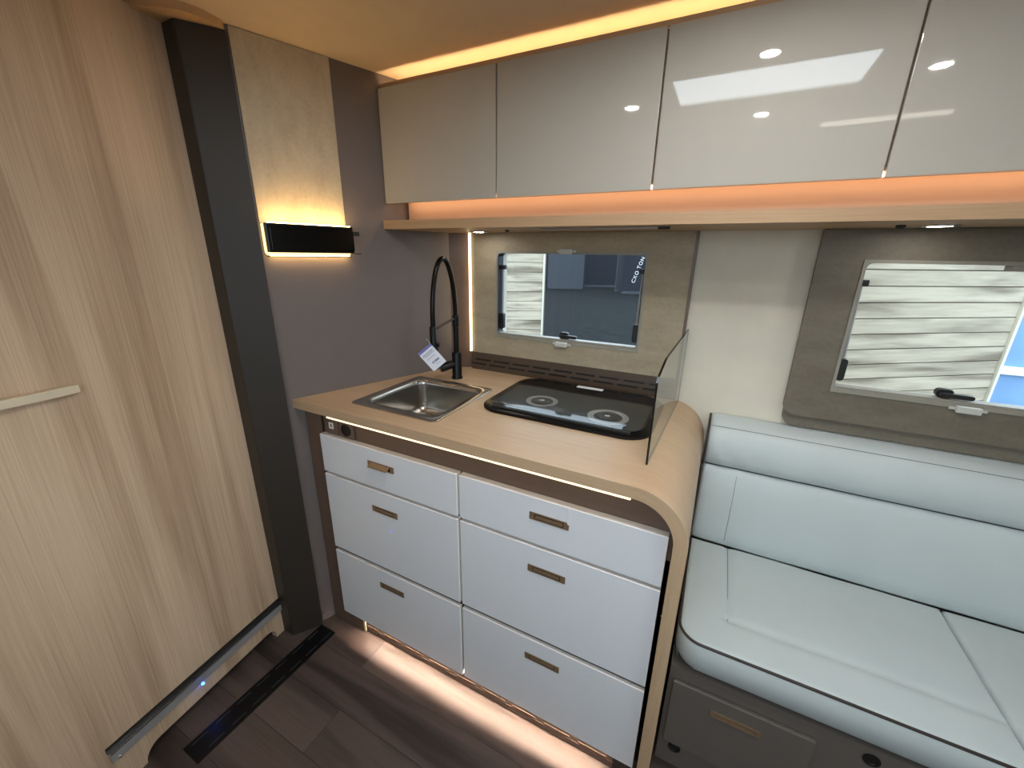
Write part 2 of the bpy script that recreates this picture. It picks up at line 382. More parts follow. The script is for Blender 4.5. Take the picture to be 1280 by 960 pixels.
# big oak door on the left, own frame: x along the door towards the camera, +y faces the room
AD = (-1.30, -0.14); ang = math.radians(7)
dx, dy = math.sin(ang), -math.cos(ang)
MD = Matrix(((dx, -dy, 0, AD[0]), (dy, dx, 0, AD[1]), (0, 0, 1, 0), (0, 0, 0, 1)))
d1 = thing('door_1', 'large light oak door with a bowed handle', None, kind='structure', mat4=MD)
prof = [(-0.016, 1.913), (-0.016, 0.0), (0.018, 0.0), (0.018, 0.012)]
for k in range(7):
    t = math.radians(90 * k / 6); prof.append((0.018 + 0.034 * (1 - math.cos(t)), 0.012 + 0.034 * math.sin(t)))
for k in range(7):
    t = math.radians(90 * k / 6); prof.append((0.400 + 0.042 * math.sin(t), 0.046 - 0.046 * (1 - math.cos(t))))
prof += [(0.442, 0.0), (1.40, 0.0), (1.40, 1.913)]
fin('door_leaf', M_DOOR, d1, prism(B(), prof, -0.025, 0, 'y'), mat4=MD, smooth=20)
rl = fin('rail', M_ALU, d1, box(B(), -0.013, 0.503, 0.0002, 0.010, 0.104, 0.133, 0.001), mat4=MD)
fin('rail_lip', M_CHROME, rl, box(B(), -0.013, 0.503, 0.0002, 0.013, 0.1335, 0.1365, 0.0005), mat4=MD)
fin('rail_groove', M_BLKM, rl, box(B(), -0.013, 0.505, 0.0002, 0.004, 0.137, 0.154), mat4=MD)
bm = B(); lathe(bm, [(0.003, 0.1075), (0.003, 0.1115)], (0.488, 0.0115, 0), 10)
fin('screw', M_CHROME, rl, bm, mat4=MD)
bm = B(); bmesh.ops.create_uvsphere(bm, u_segments=14, v_segments=8, radius=0.0042, matrix=T((0.277, 0.010, 0.0985)))
fin('indicator_light', E_BLUE, rl, bm, mat4=MD)
loops = []
for k in range(25):
    t = k / 24; s = 0.338 + 0.30 * t; n = 0.006 + 0.014 * math.sin(math.pi * t) ** 0.8; dz = 0.010 * t
    loops.append([(s, n - 0.006, 1.078 + dz), (s, n + 0.006, 1.078 + dz), (s, n + 0.006, 1.0955 + dz), (s, n - 0.006, 1.0955 + dz)])
fin('handle', plain('pale_handle', (214, 200, 172), 0.45, var=0.03), d1, loft(B(), loops), mat4=MD, smooth=30)

# ------------------------------------------------------------------ kitchen base cabinet
kc = thing('kitchen_cabinet', 'kitchen base cabinet with six glossy pale grey drawers and bronze pulls', 'cabinet', (-0.56, 0.3, 0))
fin('carcass', M_DARK, kc, box(B(), -1.105, -0.024, 0.0185, 0.60, 0.095, 0.735))
fin('stile', M_BROWN, kc, prism(B(), [(-1.185, 0), (-1.028, 0), (-1.028, 0.060), (-1.113, 0.066), (-1.113, 0.8955), (-1.185, 0.8955)], 0.0125, 0.0180, 'y'))
fp = [(-1.113, 0.74), (-0.0125, 0.74)] + [(-0.1024 + 0.0900 * math.cos(math.radians(9 * k)), 0.804 + 0.0900 * math.sin(math.radians(9 * k))) for k in range(11)] + [(-1.113, 0.894)]
fin('fascia', M_BROWN, kc, prism(B(), fp, 0.022, 0.034, 'y'))
pl = fin('plinth', M_BROWN, kc, box(B(), -1.020, -0.022, 0.0185, 0.028, 0.0005, 0.088))
fin('end_cap', plain('lit_plinth_end', (224, 206, 166), 0.5), kc, box(B(), -1.028, -1.020, 0.0125, 0.0185, 0.0005, 0.060))  # lit end of the plinth, its brightness put into the cream colour
lip = None
for i in range(9):
    for dz, ofs in ((0.022, 0.0), (0.032, -0.03)):
        xx = -0.97 + i * 0.108 + ofs
        if lip is None:
            lip = fin('slot_lip', M_BROWN, pl, box(B(), -0.040, 0.040, -0.0015, 0.0, -0.0007, 0.0007), mat4=T((xx, 0.0184, dz)))
        else: copies(lip, pl, [T((xx, 0.0184, dz))])
colx = [(-1.111, -0.5685), (-0.5615, -0.0225)]
rowz = [(0.6805, 0.8155), (0.3725, 0.6705), (0.0715, 0.3565)]
hcx = [-0.848, -0.296]; hcz = [0.7630, 0.602, 0.2935]
def pull(parent, x, z, y, out=False):
    h = fin('handle', M_BRONZE, parent, ring(B(), rr(-0.052, 0.052, -0.0105, 0.0105, 0.001, 2), rr(-0.039, 0.039, -0.0075, 0.0075, 0.001, 2), -0.0025, 0.0, 'y'), mat4=T((x, y, z)))
    return h
for ci, (xa, xb) in enumerate(colx):
    for ri, (za, zb) in enumerate(rowz):
        bm = box(B(), -(xb - xa) / 2, (xb - xa) / 2, 0, (0.0215, 0.0180, 0.0120)[ri], -(zb - za) / 2, (zb - za) / 2, 0.0018, 3)
        bm.normal_update()
        for f in bm.faces: f.material_index = 0 if f.normal.y < -0.97 else 1
        d = fin('drawer', [M_DRAW, M_EDGE], kc, bm, mat4=T(((xa + xb) / 2, 0.0, (za + zb) / 2)))
        hx, hz = hcx[ci], hcz[ri]
        bm = B()
        ring(bm, rr(-0.052, 0.052, -0.0105, 0.0105, 0.001, 2), rr(-0.039, 0.039, -0.0072, 0.0072, 0.001, 2), -0.0022, -0.0002, 'y')
        box(bm, -0.039, 0.039, -0.0006, -0.0002, -0.0072, 0.0072, mi=1)
        if ci == 0 and ri == 0:                            # this flap stands pulled out
            t = Matrix.Rotation(math.radians(-62), 4, 'X')
            tb = B(); box(tb, -0.037, 0.037, -0.0016, 0.0, -0.017, 0.0, 0.0004, 1); box(tb, -0.037, 0.037, -0.0040, -0.0, -0.0185, -0.017)
            bmesh.ops.transform(tb, matrix=T((0, -0.002, 0.0065)) @ t, verts=tb.verts[:])
            me = bpy.data.meshes.new('t'); tb.to_mesh(me); tb.free(); bm.from_mesh(me)
        else:
            box(bm, -0.0365, 0.0365, -0.0018, -0.0006, -0.0052, 0.0042, 0.0003, 1)
        fin('handle', [M_BRONZE, M_BRONZED], d, bm, mat4=T((hx, 0, hz)))
        if ci == 1 and ri == 0:
            bm = box(B(), -0.2475, -0.2435, -0.0022, -0.0002, 0.776, 0.8145); box(bm, -0.2475, -0.2395, -0.0034, -0.0022, 0.770, 0.776)
            tag(fin('catch', M_WHITE, d, bm), 'thin white strip between drawer top and pull')  # narrow white strip running down to the corner of the pull
# drawer edge LED under the lowest drawers
tag(fin('toe_led_strip', E_TOE, bm=prism(B(), [(0.0168, 0.0798), (0.0183, 0.0798), (0.0183, 0.0780)], -1.005, -0.090, 'x'), smooth=0), 'warm light strip under the lowest drawers along the plinth', 'light strip')
fin('toe_light_baffle', M_DARK, kc, box(box(B(), -1.105, -0.0125, 0.0124, 0.0184, 0.0802, 0.0860), -0.075, -0.0125, 0.0124, 0.0184, 0.0005, 0.0801))  # unseen baffle added to stop toe LED light leaking past the drawers

# ------------------------------------------------------------------ worktop with waterfall end
bm = B(); uvl = bm.loops.layers.uv.new('UVMap')
th, YF = 0.029, -0.016
xl = lambda yy: AW.x + (yy - AW.y) * DW.x / DW.y + 0.0005
SX0, SX1, SY0, SY1 = -0.985, -0.700, 0.085, 0.370       # sink cut-out
RO = 0.120; XO = 0.0176; RI = RO - th; ZT = ZC
pb = wpt(0.637, -0.0006)
def slab(poly): prism(bm, poly, ZC - th, ZC, 'z')
slab([(xl(YF), YF), (SX0, YF), (SX0, YB - 0.0005), (-0.905, YB - 0.0005)][:2] + [(SX0, 0.585), (pb[0], 0.580), (xl(0.3), 0.3)])
slab([(SX0, YF), (SX1, YF), (SX1, SY0), (SX0, SY0)])
slab([(SX0, SY1), (SX1, SY1), (SX1, 0.615), (-0.904, 0.615), (SX0, 0.580)])
prof, arc = [], []
xs = XO - RO
outer = [(SX1, ZT, SX1)] + [(xs + RO * math.sin(t), ZT - RO + RO * math.cos(t), xs + RO * t) for t in [math.pi / 2 * k / 16 for k in range(17)]] + [(XO, 0.0, xs + RO * math.pi / 2 + ZT - RO)]
inner = [(SX1, ZT - th, SX1)] + [(xs + RI * math.sin(t), ZT - RO + RI * math.cos(t), xs + RO * t) for t in [math.pi / 2 * k / 16 for k in range(17)]] + [(XO - th, 0.0, outer[-1][2])]
n = len(outer)
vv = [[bm.verts.new((a, yy, z)) for a, z, _ in P] for yy in (YF, 0.615) for P in (outer, inner)]
lay = {}
for P, k in ((outer, 0), (inner, 1), (outer, 2), (inner, 3)):
    for i in range(n): lay[vv[k][i]] = P[i][2]
for i in range(n - 1):
    bm.faces.new([vv[0][i], vv[0][i + 1], vv[2][i + 1], vv[2][i]]); bm.faces.new([vv[1][i], vv[3][i], vv[3][i + 1], vv[1][i + 1]])
    bm.faces.new([vv[0][i], vv[1][i], vv[1][i + 1], vv[0][i + 1]]); bm.faces.new([vv[2][i], vv[2][i + 1], vv[3][i + 1], vv[3][i]])
bm.faces.new([vv[0][-1], vv[1][-1], vv[3][-1], vv[2][-1]])
for f in bm.faces:
    for l in f.loops:
        v = l.vert; u = lay.get(v, v.co.x)
        d = 0 if (v in lay and v in vv[0] + vv[2]) or (v not in lay and v.co.z > ZC - 0.001) else th
        l[uvl].uv = (u, v.co.y + d)
tag(fin('worktop', M_TOP, bm=bm, smooth=30), 'light oak kitchen worktop with rounded waterfall end', 'worktop')
tag(fin('worktop_led_strip', E_TOP, bm=box(B(), -1.045, -0.108, -0.0165, -0.0115, ZC - th - 0.0052, ZC - th - 0.0003, 0.0008, 1)), 'warm light strip under the front edge of the worktop', 'light strip')

# sockets on the fascia
us = thing('usb_socket', 'small grey charging socket with white port under the worktop', 'socket', (-1.062, 0.022, 0.845))
fin('plate', M_BROWN, us, box(B(), -1.090, -1.035, 0.0130, 0.0219, 0.818, 0.876, 0.002))
fin('port', M_WHITE, us, ring(B(), rr(-1.075, -1.055, 0.838, 0.860, 0.002, 2), rr(-1.069, -1.061, 0.843, 0.855, 0.001, 2), 0.0118, 0.0132, 'y'))
ps = thing('power_socket', 'round black power socket beside the charging socket', 'socket', (-1.0, 0.022, 0.845))
fin('plate', M_BROWN, ps, box(B(), -1.030, -0.968, 0.0130, 0.0219, 0.818, 0.876, 0.002))
c = []
for r, yy in ((0.021, 0.0130), (0.021, 0.0112), (0.017, 0.0112), (0.0165, 0.0128)):
    c.append([(-0.999 + r * math.cos(2 * math.pi * k / 24), yy, 0.846 + r * math.sin(2 * math.pi * k / 24)) for k in range(24)])
fin('cup', M_BLKM, ps, loft(B(), c))

# ------------------------------------------------------------------ sink
sk = thing('sink', 'square stainless steel sink set in the oak worktop', 'sink', (-0.843, 0.225, ZC))
def lp(x0, x1, y0, y1, r, z): return [(a, b, z) for a, b in rr(x0, x1, y0, y1, r, 6)]
O = (-1.013, -0.674, 0.050, 0.396); I = (-0.981, -0.704, 0.089, 0.366)
loops = [lp(*O, 0.02, ZC + 0.0002), lp(*O, 0.02, ZC + 0.003), lp(O[0] + 0.004, O[1] - 0.004, O[2] + 0.004, O[3] - 0.004, 0.018, ZC + 0.0045),
         lp(I[0] - 0.006, I[1] + 0.006, I[2] - 0.006, I[3] + 0.006, 0.036, ZC + 0.0035), lp(*I, 0.034, ZC - 0.002)]
for k in range(1, 8):
    t = k / 7; zz = ZC - 0.002 - 0.09 * t; q = 0.006 * t
    loops.append(lp(I[0] + q, I[1] - q, I[2] + q, I[3] - q, 0.034, zz))
for k in range(1, 7):
    t = math.radians(90 * k / 6); q = 0.006 + 0.03 * (1 - math.cos(t)); zz = ZC - 0.092 - 0.03 * math.sin(t)
    loops.append(lp(I[0] + q, I[1] - q, I[2] + q, I[3] - q, max(0.034 - 0.02 * k / 6, 0.012), zz))
fin('bowl', M_STEEL, sk, loft(B(), loops, cap0=False), smooth=50)
zd = ZC - 0.122
dr = fin('drain', M_CHROME, sk, lathe(B(), [(0.044, 0.0003), (0.044, 0.004), (0.034, 0.0055), (0.030, 0.002), (0.012, 0.001), (0.010, 0.006), (0.002, 0.007)], (-0.905, 0.285, zd), 28))

# ------------------------------------------------------------------ tap
FX, FY = -0.872, 0.452
ft = thing('kitchen_tap', 'matt black kitchen tap with tall arched spring spout', 'tap', (FX, FY, ZC))
fin('base', M_BLACK, ft, lathe(B(), [(0.0215, 0.0003), (0.0215, 0.006), (0.0185, 0.010), (0.0180, 0.100), (0.0165, 0.104), (0.011, 0.106)], (FX, FY, ZC)))
fin('riser', M_BLACK, ft, lathe(B(), [(0.0105, 0), (0.0105, 0.095), (0.0125, 0.097), (0.0125, 0.140), (0.0095, 0.142)], (FX, FY, ZC + 0.104)))
SY = FY - 0.132; arcp = []
ZA = ZC + 0.240
for k in range(41):
    t = math.pi * k / 40
    arcp.append((FX - 0.004 * k / 40, (FY + SY) / 2 + 0.066 * math.cos(t) * (1 - 0.08 * math.sin(t)), ZA + 0.205 * math.sin(t) ** 0.85 * (1 if k > 0 else 1)))
arcp[-1] = (FX - 0.004, SY, ZC + 0.215)
fin('hose', plain('hose_bronze_black', (30, 24, 20), 0.22, metal=0.7), ft, tube(B(), arcp, 0.0088, 12))
fin('spray_head', M_BLACK, ft, lathe(B(), [(0.0095, 0.0), (0.0125, -0.004), (0.0130, -0.06), (0.0155, -0.066), (0.0165, -0.12), (0.013, -0.124)], (FX - 0.004, SY, ZC + 0.222)))
fin('spray_button', M_BLACK, ft, box(B(), FX + 0.008, FX + 0.018, SY - 0.006, SY + 0.006, ZC + 0.150, ZC + 0.165, 0.002))
fin('holder_arm', M_BRONZED, ft, tube(B(), [(FX, FY, ZC + 0.235), (FX - 0.002, (FY + SY) / 2, ZC + 0.222), (FX - 0.004, SY, ZC + 0.206)], 0.0042, 8))
lv = fin('lever_joint', M_BLACK, ft, tube(B(), [(FX, FY, ZC + 0.058), (FX - 0.016, FY - 0.020, ZC + 0.056), (FX - 0.034, FY - 0.045, ZC + 0.048), (FX - 0.040, FY - 0.053, ZC + 0.046)], [0.014, 0.016, 0.0165, 0.0145], 14))
fin('lever', M_BLACK, lv, tube(B(), [(FX - 0.030, FY - 0.040, ZC + 0.052), (FX - 0.046, FY - 0.062, ZC + 0.070), (FX - 0.058, FY - 0.078, ZC + 0.088)], [0.006, 0.005, 0.0045], 8))

# price tag hanging from the spray head (x right, z up on the card, -y faces the camera)
pt = Vector((FX + 0.010, SY - 0.030, ZC + 0.118))
rt = Vector((0.86, 0.51, 0)).normalized(); nrm = Vector((rt.y, -rt.x, 0.0)); upv = Vector((0, 0, 1))
MT0 = Matrix(((rt.x, -nrm.x, 0, pt.x), (rt.y, -nrm.y, 0, pt.y), (0, 0, 1, pt.z), (0, 0, 0, 1)))
MT = MT0 @ Matrix.Rotation(math.radians(-40), 4, 'Y') 
tg = thing('price_tag', 'white paper price tag tied to the black tap', 'tag', mat4=MT)
fin('card', M_PAPER, tg, box(B(), -0.029, 0.029, 0, 0.0008, -0.041, 0.041), mat4=MT)
fin('header_print', M_INKH, tg, box(B(), -0.029, 0.029, -0.0004, -0.0001, 0.032, 0.041), mat4=MT)
bm = B(); random.seed(2)
for z0, a, b, h in ((0.022, -0.022, 0.022, 0.002), (0.0175, -0.024, 0.020, 0.002), (0.013, -0.018, 0.024, 0.0016), (0.002, -0.020, 0.016, 0.0014), (-0.028, -0.004, 0.010, 0.0012)):
    x = a
    while x < b:
        w = random.uniform(0.003, 0.007); box(bm, x, min(x + w, b), -0.0004, -0.0001, z0, z0 + h); x += w + 0.0012
ring(bm, rr(-0.012, -0.004, -0.020, -0.011, 0.004, 4), rr(-0.0095, -0.005, -0.0175, -0.0135, 0.002, 4), -0.0004, -0.0001, 'y')
for q in range(4): box(bm, -0.002 + q * 0.005, 0.0018 + q * 0.005, -0.0004, -0.0001, -0.019, -0.012)
fin('print', M_INK, tg, bm, mat4=MT)
fin('string', M_WHITE, tg, tube(B(), [(0.026, 0.0, 0.037), (0.028, 0.010, 0.048), (0.024, 0.018, 0.060)], 0.0006, 5), mat4=MT)

# ------------------------------------------------------------------ hob
HB = (-0.636, -0.112, 0.204, 0.574)
hb = thing('gas_hob', 'two-burner gas hob with black glass lid closed', 'hob', (-0.374, 0.389, ZC))
fin('tray', M_BLACK, hb, loft(B(), [lp(*HB, 0.075, ZC + 0.0003), lp(*HB, 0.075, ZC + 0.006), lp(HB[0] + 0.006, HB[1] - 0.006, HB[2] + 0.006, HB[3] - 0.006, 0.07, ZC + 0.010)]), smooth=50)
q = 0.030
fin('burner_plate', M_GREY, hb, prism(B(), rr(HB[0] + q, HB[1] - q, HB[2] + q + 0.01, HB[3] - 0.105, 0.03), ZC + 0.0102, ZC + 0.0112, 'z'))
for bx_, by_, br in ((-0.468, 0.345, 0.052), (-0.245, 0.315, 0.060)):
    b = fin('burner', M_BURN, hb, lathe(B(), [(br, 0.0), (br, 0.0008), (br * 0.74, 0.0016), (br * 0.70, 0.0002)], (0, 0, 0), 30, cap0=False, cap1=False), mat4=T((bx_, by_, ZC + 0.0113)))
    fin('burner_cap', M_GREY, b, lathe(B(), [(br * 0.5, 0.0), (br * 0.5, 0.003), (br * 0.42, 0.0042), (0.004, 0.0044)], (0, 0, 0), 24), mat4=T((bx_, by_, ZC + 0.0113)))
    fin('burner_pin', M_CHROME, b, lathe(B(), [(0.010, 0.0), (0.009, 0.0008), (0.002, 0.0009)], (0, 0, 0), 12), mat4=T((bx_, by_, ZC + 0.0158)))
fin('lid', M_LID, hb, loft(B(), [lp(HB[0] + 0.02, HB[1] - 0.016, HB[2] + 0.018, HB[3] - 0.018, 0.062, ZC + 0.017), lp(HB[0] + 0.02, HB[1] - 0.016, HB[2] + 0.018, HB[3] - 0.018, 0.062, ZC + 0.0205)]), smooth=30)
fin('hinge_band', M_BLKG, hb, prism(B(), rr(HB[0] + 0.022, HB[1] - 0.018, HB[3] - 0.105, HB[3] - 0.020, [0.06, 0.06, 0.002, 0.002]), ZC + 0.0102, ZC + 0.0165, 'z'))
fin('support_rail', M_BLKM, hb, box(B(), HB[0] + 0.05, HB[1] - 0.05, HB[2] + 0.016, HB[2] + 0.026, ZC + 0.0102, ZC + 0.0165))
fin('wire_grid', M_STEEL, hb, tube(B(), [(HB[0] + 0.03, 0.262, ZC + 0.0132), (-0.45, 0.257, ZC + 0.0132)], 0.0019, 8))
tag(fin('sticker', M_WHITE, hb, box(B(), -0.408, -0.316, 0.512, 0.535, ZC + 0.0206, ZC + 0.0210)), 'white sticker')

# glass guard to the right of the hob
ga, gb = Vector((-0.097, 0.094)), Vector((-0.079, 0.6035))
gd = (gb - ga).normalized(); GL = (gb - ga).length
MG = Matrix(((gd.x, -gd.y, 0, ga.x), (gd.y, gd.x, 0, ga.y), (0, 0, 1, ZC), (0, 0, 0, 1)))
prof = [(0, 0.0003), (GL, 0.0003), (GL, 0.244), (0.10, 0.236), (0.080, 0.232), (0.012, 0.212), (0.0, 0.200)]
bm = prism(B(), prof, -0.0025, 0.0025, 'y', 0, 1)
bm.faces.ensure_lookup_table()
for f in bm.faces:
    c = f.calc_center_median()
    if f.material_index == 1 and (c.x > GL - 0.001 or c.z < 0.001): f.material_index = 2
tag(fin('glass_guard', [M_GUARD, M_GEDGE, M_GEDGE2], bm=bm, mat4=MG, smooth=0), 'clear glass splash guard standing on the worktop beside the hob', 'glass panel')

# ------------------------------------------------------------------ window 1 panel, grille, LED
PX0, PX1, PY = -0.898, -0.096, 0.605
bm = B(); ring(bm, [(PX1, 1.4625), (PX0, 1.4625), (PX0, 0.997), (PX1, 0.997)], [(W1[1], W1[3]), (W1[0], W1[3]), (W1[0], W1[2]), (W1[1], W1[2])], PY, YB - 0.0003, 'y')
wp = thing('wall_panel', 'beige concrete-look panel around the kitchen window', 'wall panel', (-0.5, PY, ZC))
fin('board', M_STONEX, wp, bm, smooth=0)
fin('edge_trim', M_BROWN, wp, box(B(), PX1 + 0.0002, PX1 + 0.009, PY - 0.002, YB - 0.0003, ZC + 0.0002, 1.4625))
tag(fin('panel_led_strip', E_SIDE, bm=box(B(), PX0 - 0.0070, PX0 - 0.0015, 0.5985, 0.6080, 0.999, 1.4620)), 'vertical warm light strip beside the kitchen window panel', 'light strip')
vg = thing('vent_grille', 'brown ventilation grille along the back of the worktop', 'grille', (-0.5, PY, ZC))
fin('strip', M_VENT, vg, box(B(), PX0, PX1, PY - 0.003, YB - 0.0003, ZC + 0.0003, 0.9965))
sl = None
for i in range(9):
    for k, zz in ((0, ZC + 0.044), (1, ZC + 0.025)):
        xx = -0.845 + i * 0.088 - 0.020 * k
        m4 = T((xx, PY - 0.0031, zz))
        if sl is None: sl = fin('slot', M_BLKM, vg, box(B(), -0.036, 0.036, -0.0006, 0.0, -0.0035, 0.0035), mat4=m4)
        else: copies(sl, vg, [m4])

def window(name, label, W, yf, edge):
    w = thing(name, label, None, ((W[0] + W[1]) / 2, YB, W[2]), kind='structure')
    x0, x1, z0, z1 = W; r = 0.014
    fr = ring(B(), rr(x0 - 0.001, x1 + 0.001, z0 - 0.001, z1 + 0.001, 0.002), rr(x0 + 0.0055, x1 - 0.0055, z0 + 0.010, z1 - 0.0075, r), yf - 0.003, yf, 'y')
    fin('frame', M_FRAME, w, fr)
    ln = ring(B(), rr(x0 + 0.0002, x1 - 0.0002, z0 + 0.0002, z1 - 0.0002, 0.002), rr(x0 + 0.0075, x1 - 0.0075, z0 + 0.010, z1 - 0.0075, r), yf + 0.0002, yf + 0.040, 'y')
    fin('liner', M_BLKM if edge else M_FRAME, w, ln)
    fin('sill_rail', M_FRAME, w, box(B(), x0 + 0.010, x1 - 0.010, yf + 0.002, yf + 0.034, z0 + 0.0102, z0 + 0.016))
    fin('pane', M_PANE, w, prism(B(), rr(x0 + 0.004, x1 - 0.004, z0 + 0.004, z1 - 0.004, 0.02), yf + 0.042, yf + 0.046, 'y'))
    for sx, sgn in ((x0 + 0.017, 1), (x1 - 0.017, -1)):
        st = fin('stay_arm', M_ALU, w, tube(B(), [(sx + 0.000 * sgn, yf + 0.022, z0 + 0.05), (sx - 0.003 * sgn, yf + 0.030, z1 - 0.055)], 0.0035, 8))
        fin('knob', M_BLKM, st, loft(B(), [[(sx + a, yf + yy, z0 + 0.060 + b) for a, b in rr(-0.009, 0.009, -0.030, 0.032, [0.006, 0.006, 0.009, 0.009], 4)] for yy in (0.010, 0.026)]))
        fin('pivot', M_BLKM, st, box(B(), sx - 0.010, sx + 0.010, yf + 0.018, yf + 0.036, z1 - 0.066, z1 - 0.050, 0.003))
    return w
def lever(w, x, z, y):
    lv = fin('latch', M_BLKM, w, loft(B(), [[(x + a, y + yy, z + b) for a, b in rr(-0.018, 0.016, -0.010, 0.012, 0.009, 5)] for yy in (0.010, 0.026)]))
    fin('latch_lever', M_BLKM, lv, loft(B(), [[(x + a, y + yy, z + b) for a, b in rr(-0.014, 0.052, -0.007, 0.004, 0.005, 5)] for yy in (-0.004, 0.010)]))
def catch(w, x, z, y):
    ct = fin('blind_catch', M_CLEAR, w, box(B(), x - 0.024, x + 0.024, y - 0.016, y - 0.004, z - 0.010, z + 0.008, 0.003))
    fin('catch_plate', M_CLEAR, ct, box(B(), x - 0.036, x + 0.036, y - 0.007, y - 0.0042, z - 0.004, z + 0.003, 0.001))
w1 = window('window_1', 'small kitchen window with grey frame behind the hob', W1, PY, True)
lever(w1, -0.505, W1[2] + 0.026, PY + 0.012); catch(w1, -0.503, W1[2] - 0.001, PY); catch(w1, -0.505, W1[3] + 0.002, PY)

# window 2 with its padded surround
SXL, SYF = 0.214, 0.588
so = thing('window_surround', 'taupe concrete-look surround with rounded corner around the bench window', 'window surround', (0.6, YB, 0.93))
bm = B(); ring(bm, rr(SXL, 1.10, 0.943, 1.462, [0.004, 0.004, 0.030, 0.030], 6), rr(W2[0], W2[1], W2[2], W2[3], 0.014, 6), SYF, 0.603, 'y')
fin('front_board', M_STONED, so, bm, smooth=30)
bm = B(); ring(bm, rr(SXL + 0.006, 1.095, 0.9035, 1.462, [0.004, 0.004, 0.030, 0.030], 6), rr(W2[0], W2[1], W2[2], W2[3], 0.014, 6), 0.6032, YB - 0.0003, 'y')
fin('back_board', M_STONED, so, bm, smooth=30)
w2 = window('window_2', 'larger window above the bench in a taupe surround', W2, SYF, False)
lever(w2, 0.560, W2[2] + 0.026, SYF + 0.012); catch(w2, 0.600, W2[2] - 0.001, SYF); catch(w2, 0.66, W2[3] + 0.002, SYF)
fin('blind_cassette', M_FRAME, w2, box(B(), 0.585, W2[1] - 0.008, SYF - 0.010, SYF + 0.030, W2[3] - 0.020, W2[3] - 0.0078, 0.002))

# ------------------------------------------------------------------ overhead lockers
LY = 0.34
ol = thing('overhead_locker', 'row of overhead lockers with glossy greige doors', 'locker', (0.4, 0.6, 1.46))
def leftpoly(y0, y1=YB - 0.0005, x1=2.2):
    e = 0.0012
    return [(xl(y0) + e, y0), (x1, y0), (x1, y1), (-0.902, y1), (wpt(0.637)[0] + e, 0.582)]
fin('carcass', M_SHELF, ol, prism(B(), leftpoly(0.3565), 1.560, 1.856, 'z'))
fin('cove_light_baffle', M_SHELF, ol, box(B(), xl(0.36) + 0.004, 2.2, 0.3555, 0.3570, 1.8562, 1.8805))  # unseen panel added to keep cove light out of the door gaps
fin('cornice', M_SHELF, ol, box(B(), xl(0.346) + 0.004, 2.2, 0.3460, 0.3530, 1.8806, 1.8935, 0.0015, 2))
fin('trough_back', M_SHELF, ol, prism(B(), leftpoly(0.42), 1.8562, 1.8900, 'z'))
ex = [-1.0712, -0.6385, -0.1965, 0.2525, 0.6975, 1.1425, 1.5875]
for a, b in zip(ex[:-1], ex[1:]):
    fin('locker_door', M_UPPER, ol, box(B(), -(b - a) / 2 + 0.0022, (b - a) / 2 - 0.0022, 0, 0.0150, -0.1675, 0.1675, 0.0012, 2), mat4=T(((a + b) / 2, LY, 1.7125)))
fin('shelf_board', M_SHELF, ol, prism(B(), leftpoly(0.329), 1.4632, 1.491, 'z'))
fin('riser', plain('pale_riser', (168, 142, 122), 0.6), ol, box(B(), -1.028, 2.2, 0.408, 0.418, 1.4912, 1.5598))
tag(fin('ledge_led_strip', E_LEDGE, bm=box(B(), -1.02, 2.15, 0.371, 0.379, 1.5515, 1.5596)), 'warm light strip hidden above the ledge below the locker doors', 'light strip')
tag(fin('cove_led_strip', E_COVE, bm=box(B(), -1.04, 2.15, 0.362, 0.374, 1.8565, 1.8640)), 'warm light strip hidden in the trough on top of the overhead lockers', 'light strip')

# spots under the shelf
def downlight(name, label, x, y, z, r, e, group):
    t = thing(name, label, 'spotlight', (x, y, z), group=group)
    fin('ring', M_CHROME, t, lathe(B(), [(r, -0.0002), (r, -0.003), (r * 0.92, -0.005), (r * 0.74, -0.0045), (r * 0.72, -0.0002)], (x, y, z), 24, cap0=False, cap1=False))
    fin('lens', e, t, lathe(B(), [(r * 0.71, -0.0002), (r * 0.71, -0.0032), (r * 0.4, -0.0038), (0.001, -0.004)], (x, y, z), 24))
    return t
downlight('shelf_spot', 'small round spotlight under the shelf above the tap', -0.797, 0.500, 1.463, 0.034, E_SPOTS, 'spots under the shelf')
downlight('shelf_spot', 'round spotlight under the shelf above the bench window', 0.403, 0.475, 1.463, 0.034, E_SPOTS, 'spots under the shelf')
bm = lathe(B(), [(0.009, -0.0002), (0.009, -0.005), (0.006, -0.007)], (0.335, 0.468, 1.463), 16)
tag(fin('touch_switch', M_BLKM, bm=bm), 'small black round switch under the shelf next to the spotlight above the bench window', 'switch')
bm = lathe(B(), [(0.007, -0.0002), (0.007, -0.004), (0.005, -0.006)], (-0.66, 0.455, 1.463), 16)
tag(fin('touch_switch', M_BLKM, bm=bm), 'tiny black round switch under the shelf next to the spotlight above the tap', 'switch')
rb = thing('shelf_rail', 'slim grey rail fixed under the shelf above the hob', 'rail', (-0.34, 0.41, 1.463))
fin('bar', M_ALU, rb, box(B(), -0.52, -0.18, 0.405, 0.417, 1.4582, 1.4629, 0.001))
fin('end_cap', M_BLKM, rb, box(B(), -0.1795, -0.150, 0.402, 0.420, 1.4572, 1.4629, 0.001))

# ceiling spots, seen mirrored in the locker doors
for lb, x, y in (('recessed ceiling spotlight on the sink side of the roof hatch', -0.41, -0.30), ('recessed ceiling spotlight between roof hatch and lockers', 0.017, -0.017),
                 ('recessed ceiling spotlight between roof hatch and entrance', 0.03, -0.575), ('recessed ceiling spotlight on the bench side of the roof hatch', 0.458, -0.30)):
    downlight('ceiling_spot', lb, x, y, ZCEIL, 0.033, E_SPOT, 'ceiling spots')
tag(fin('ceiling_light_bar', E_BAR, bm=box(B(), 0.26, 0.66, -0.82, -0.795, ZCEIL - 0.012, ZCEIL - 0.0003, 0.002)), 'slim white light bar on the ceiling above the entrance', 'light bar')

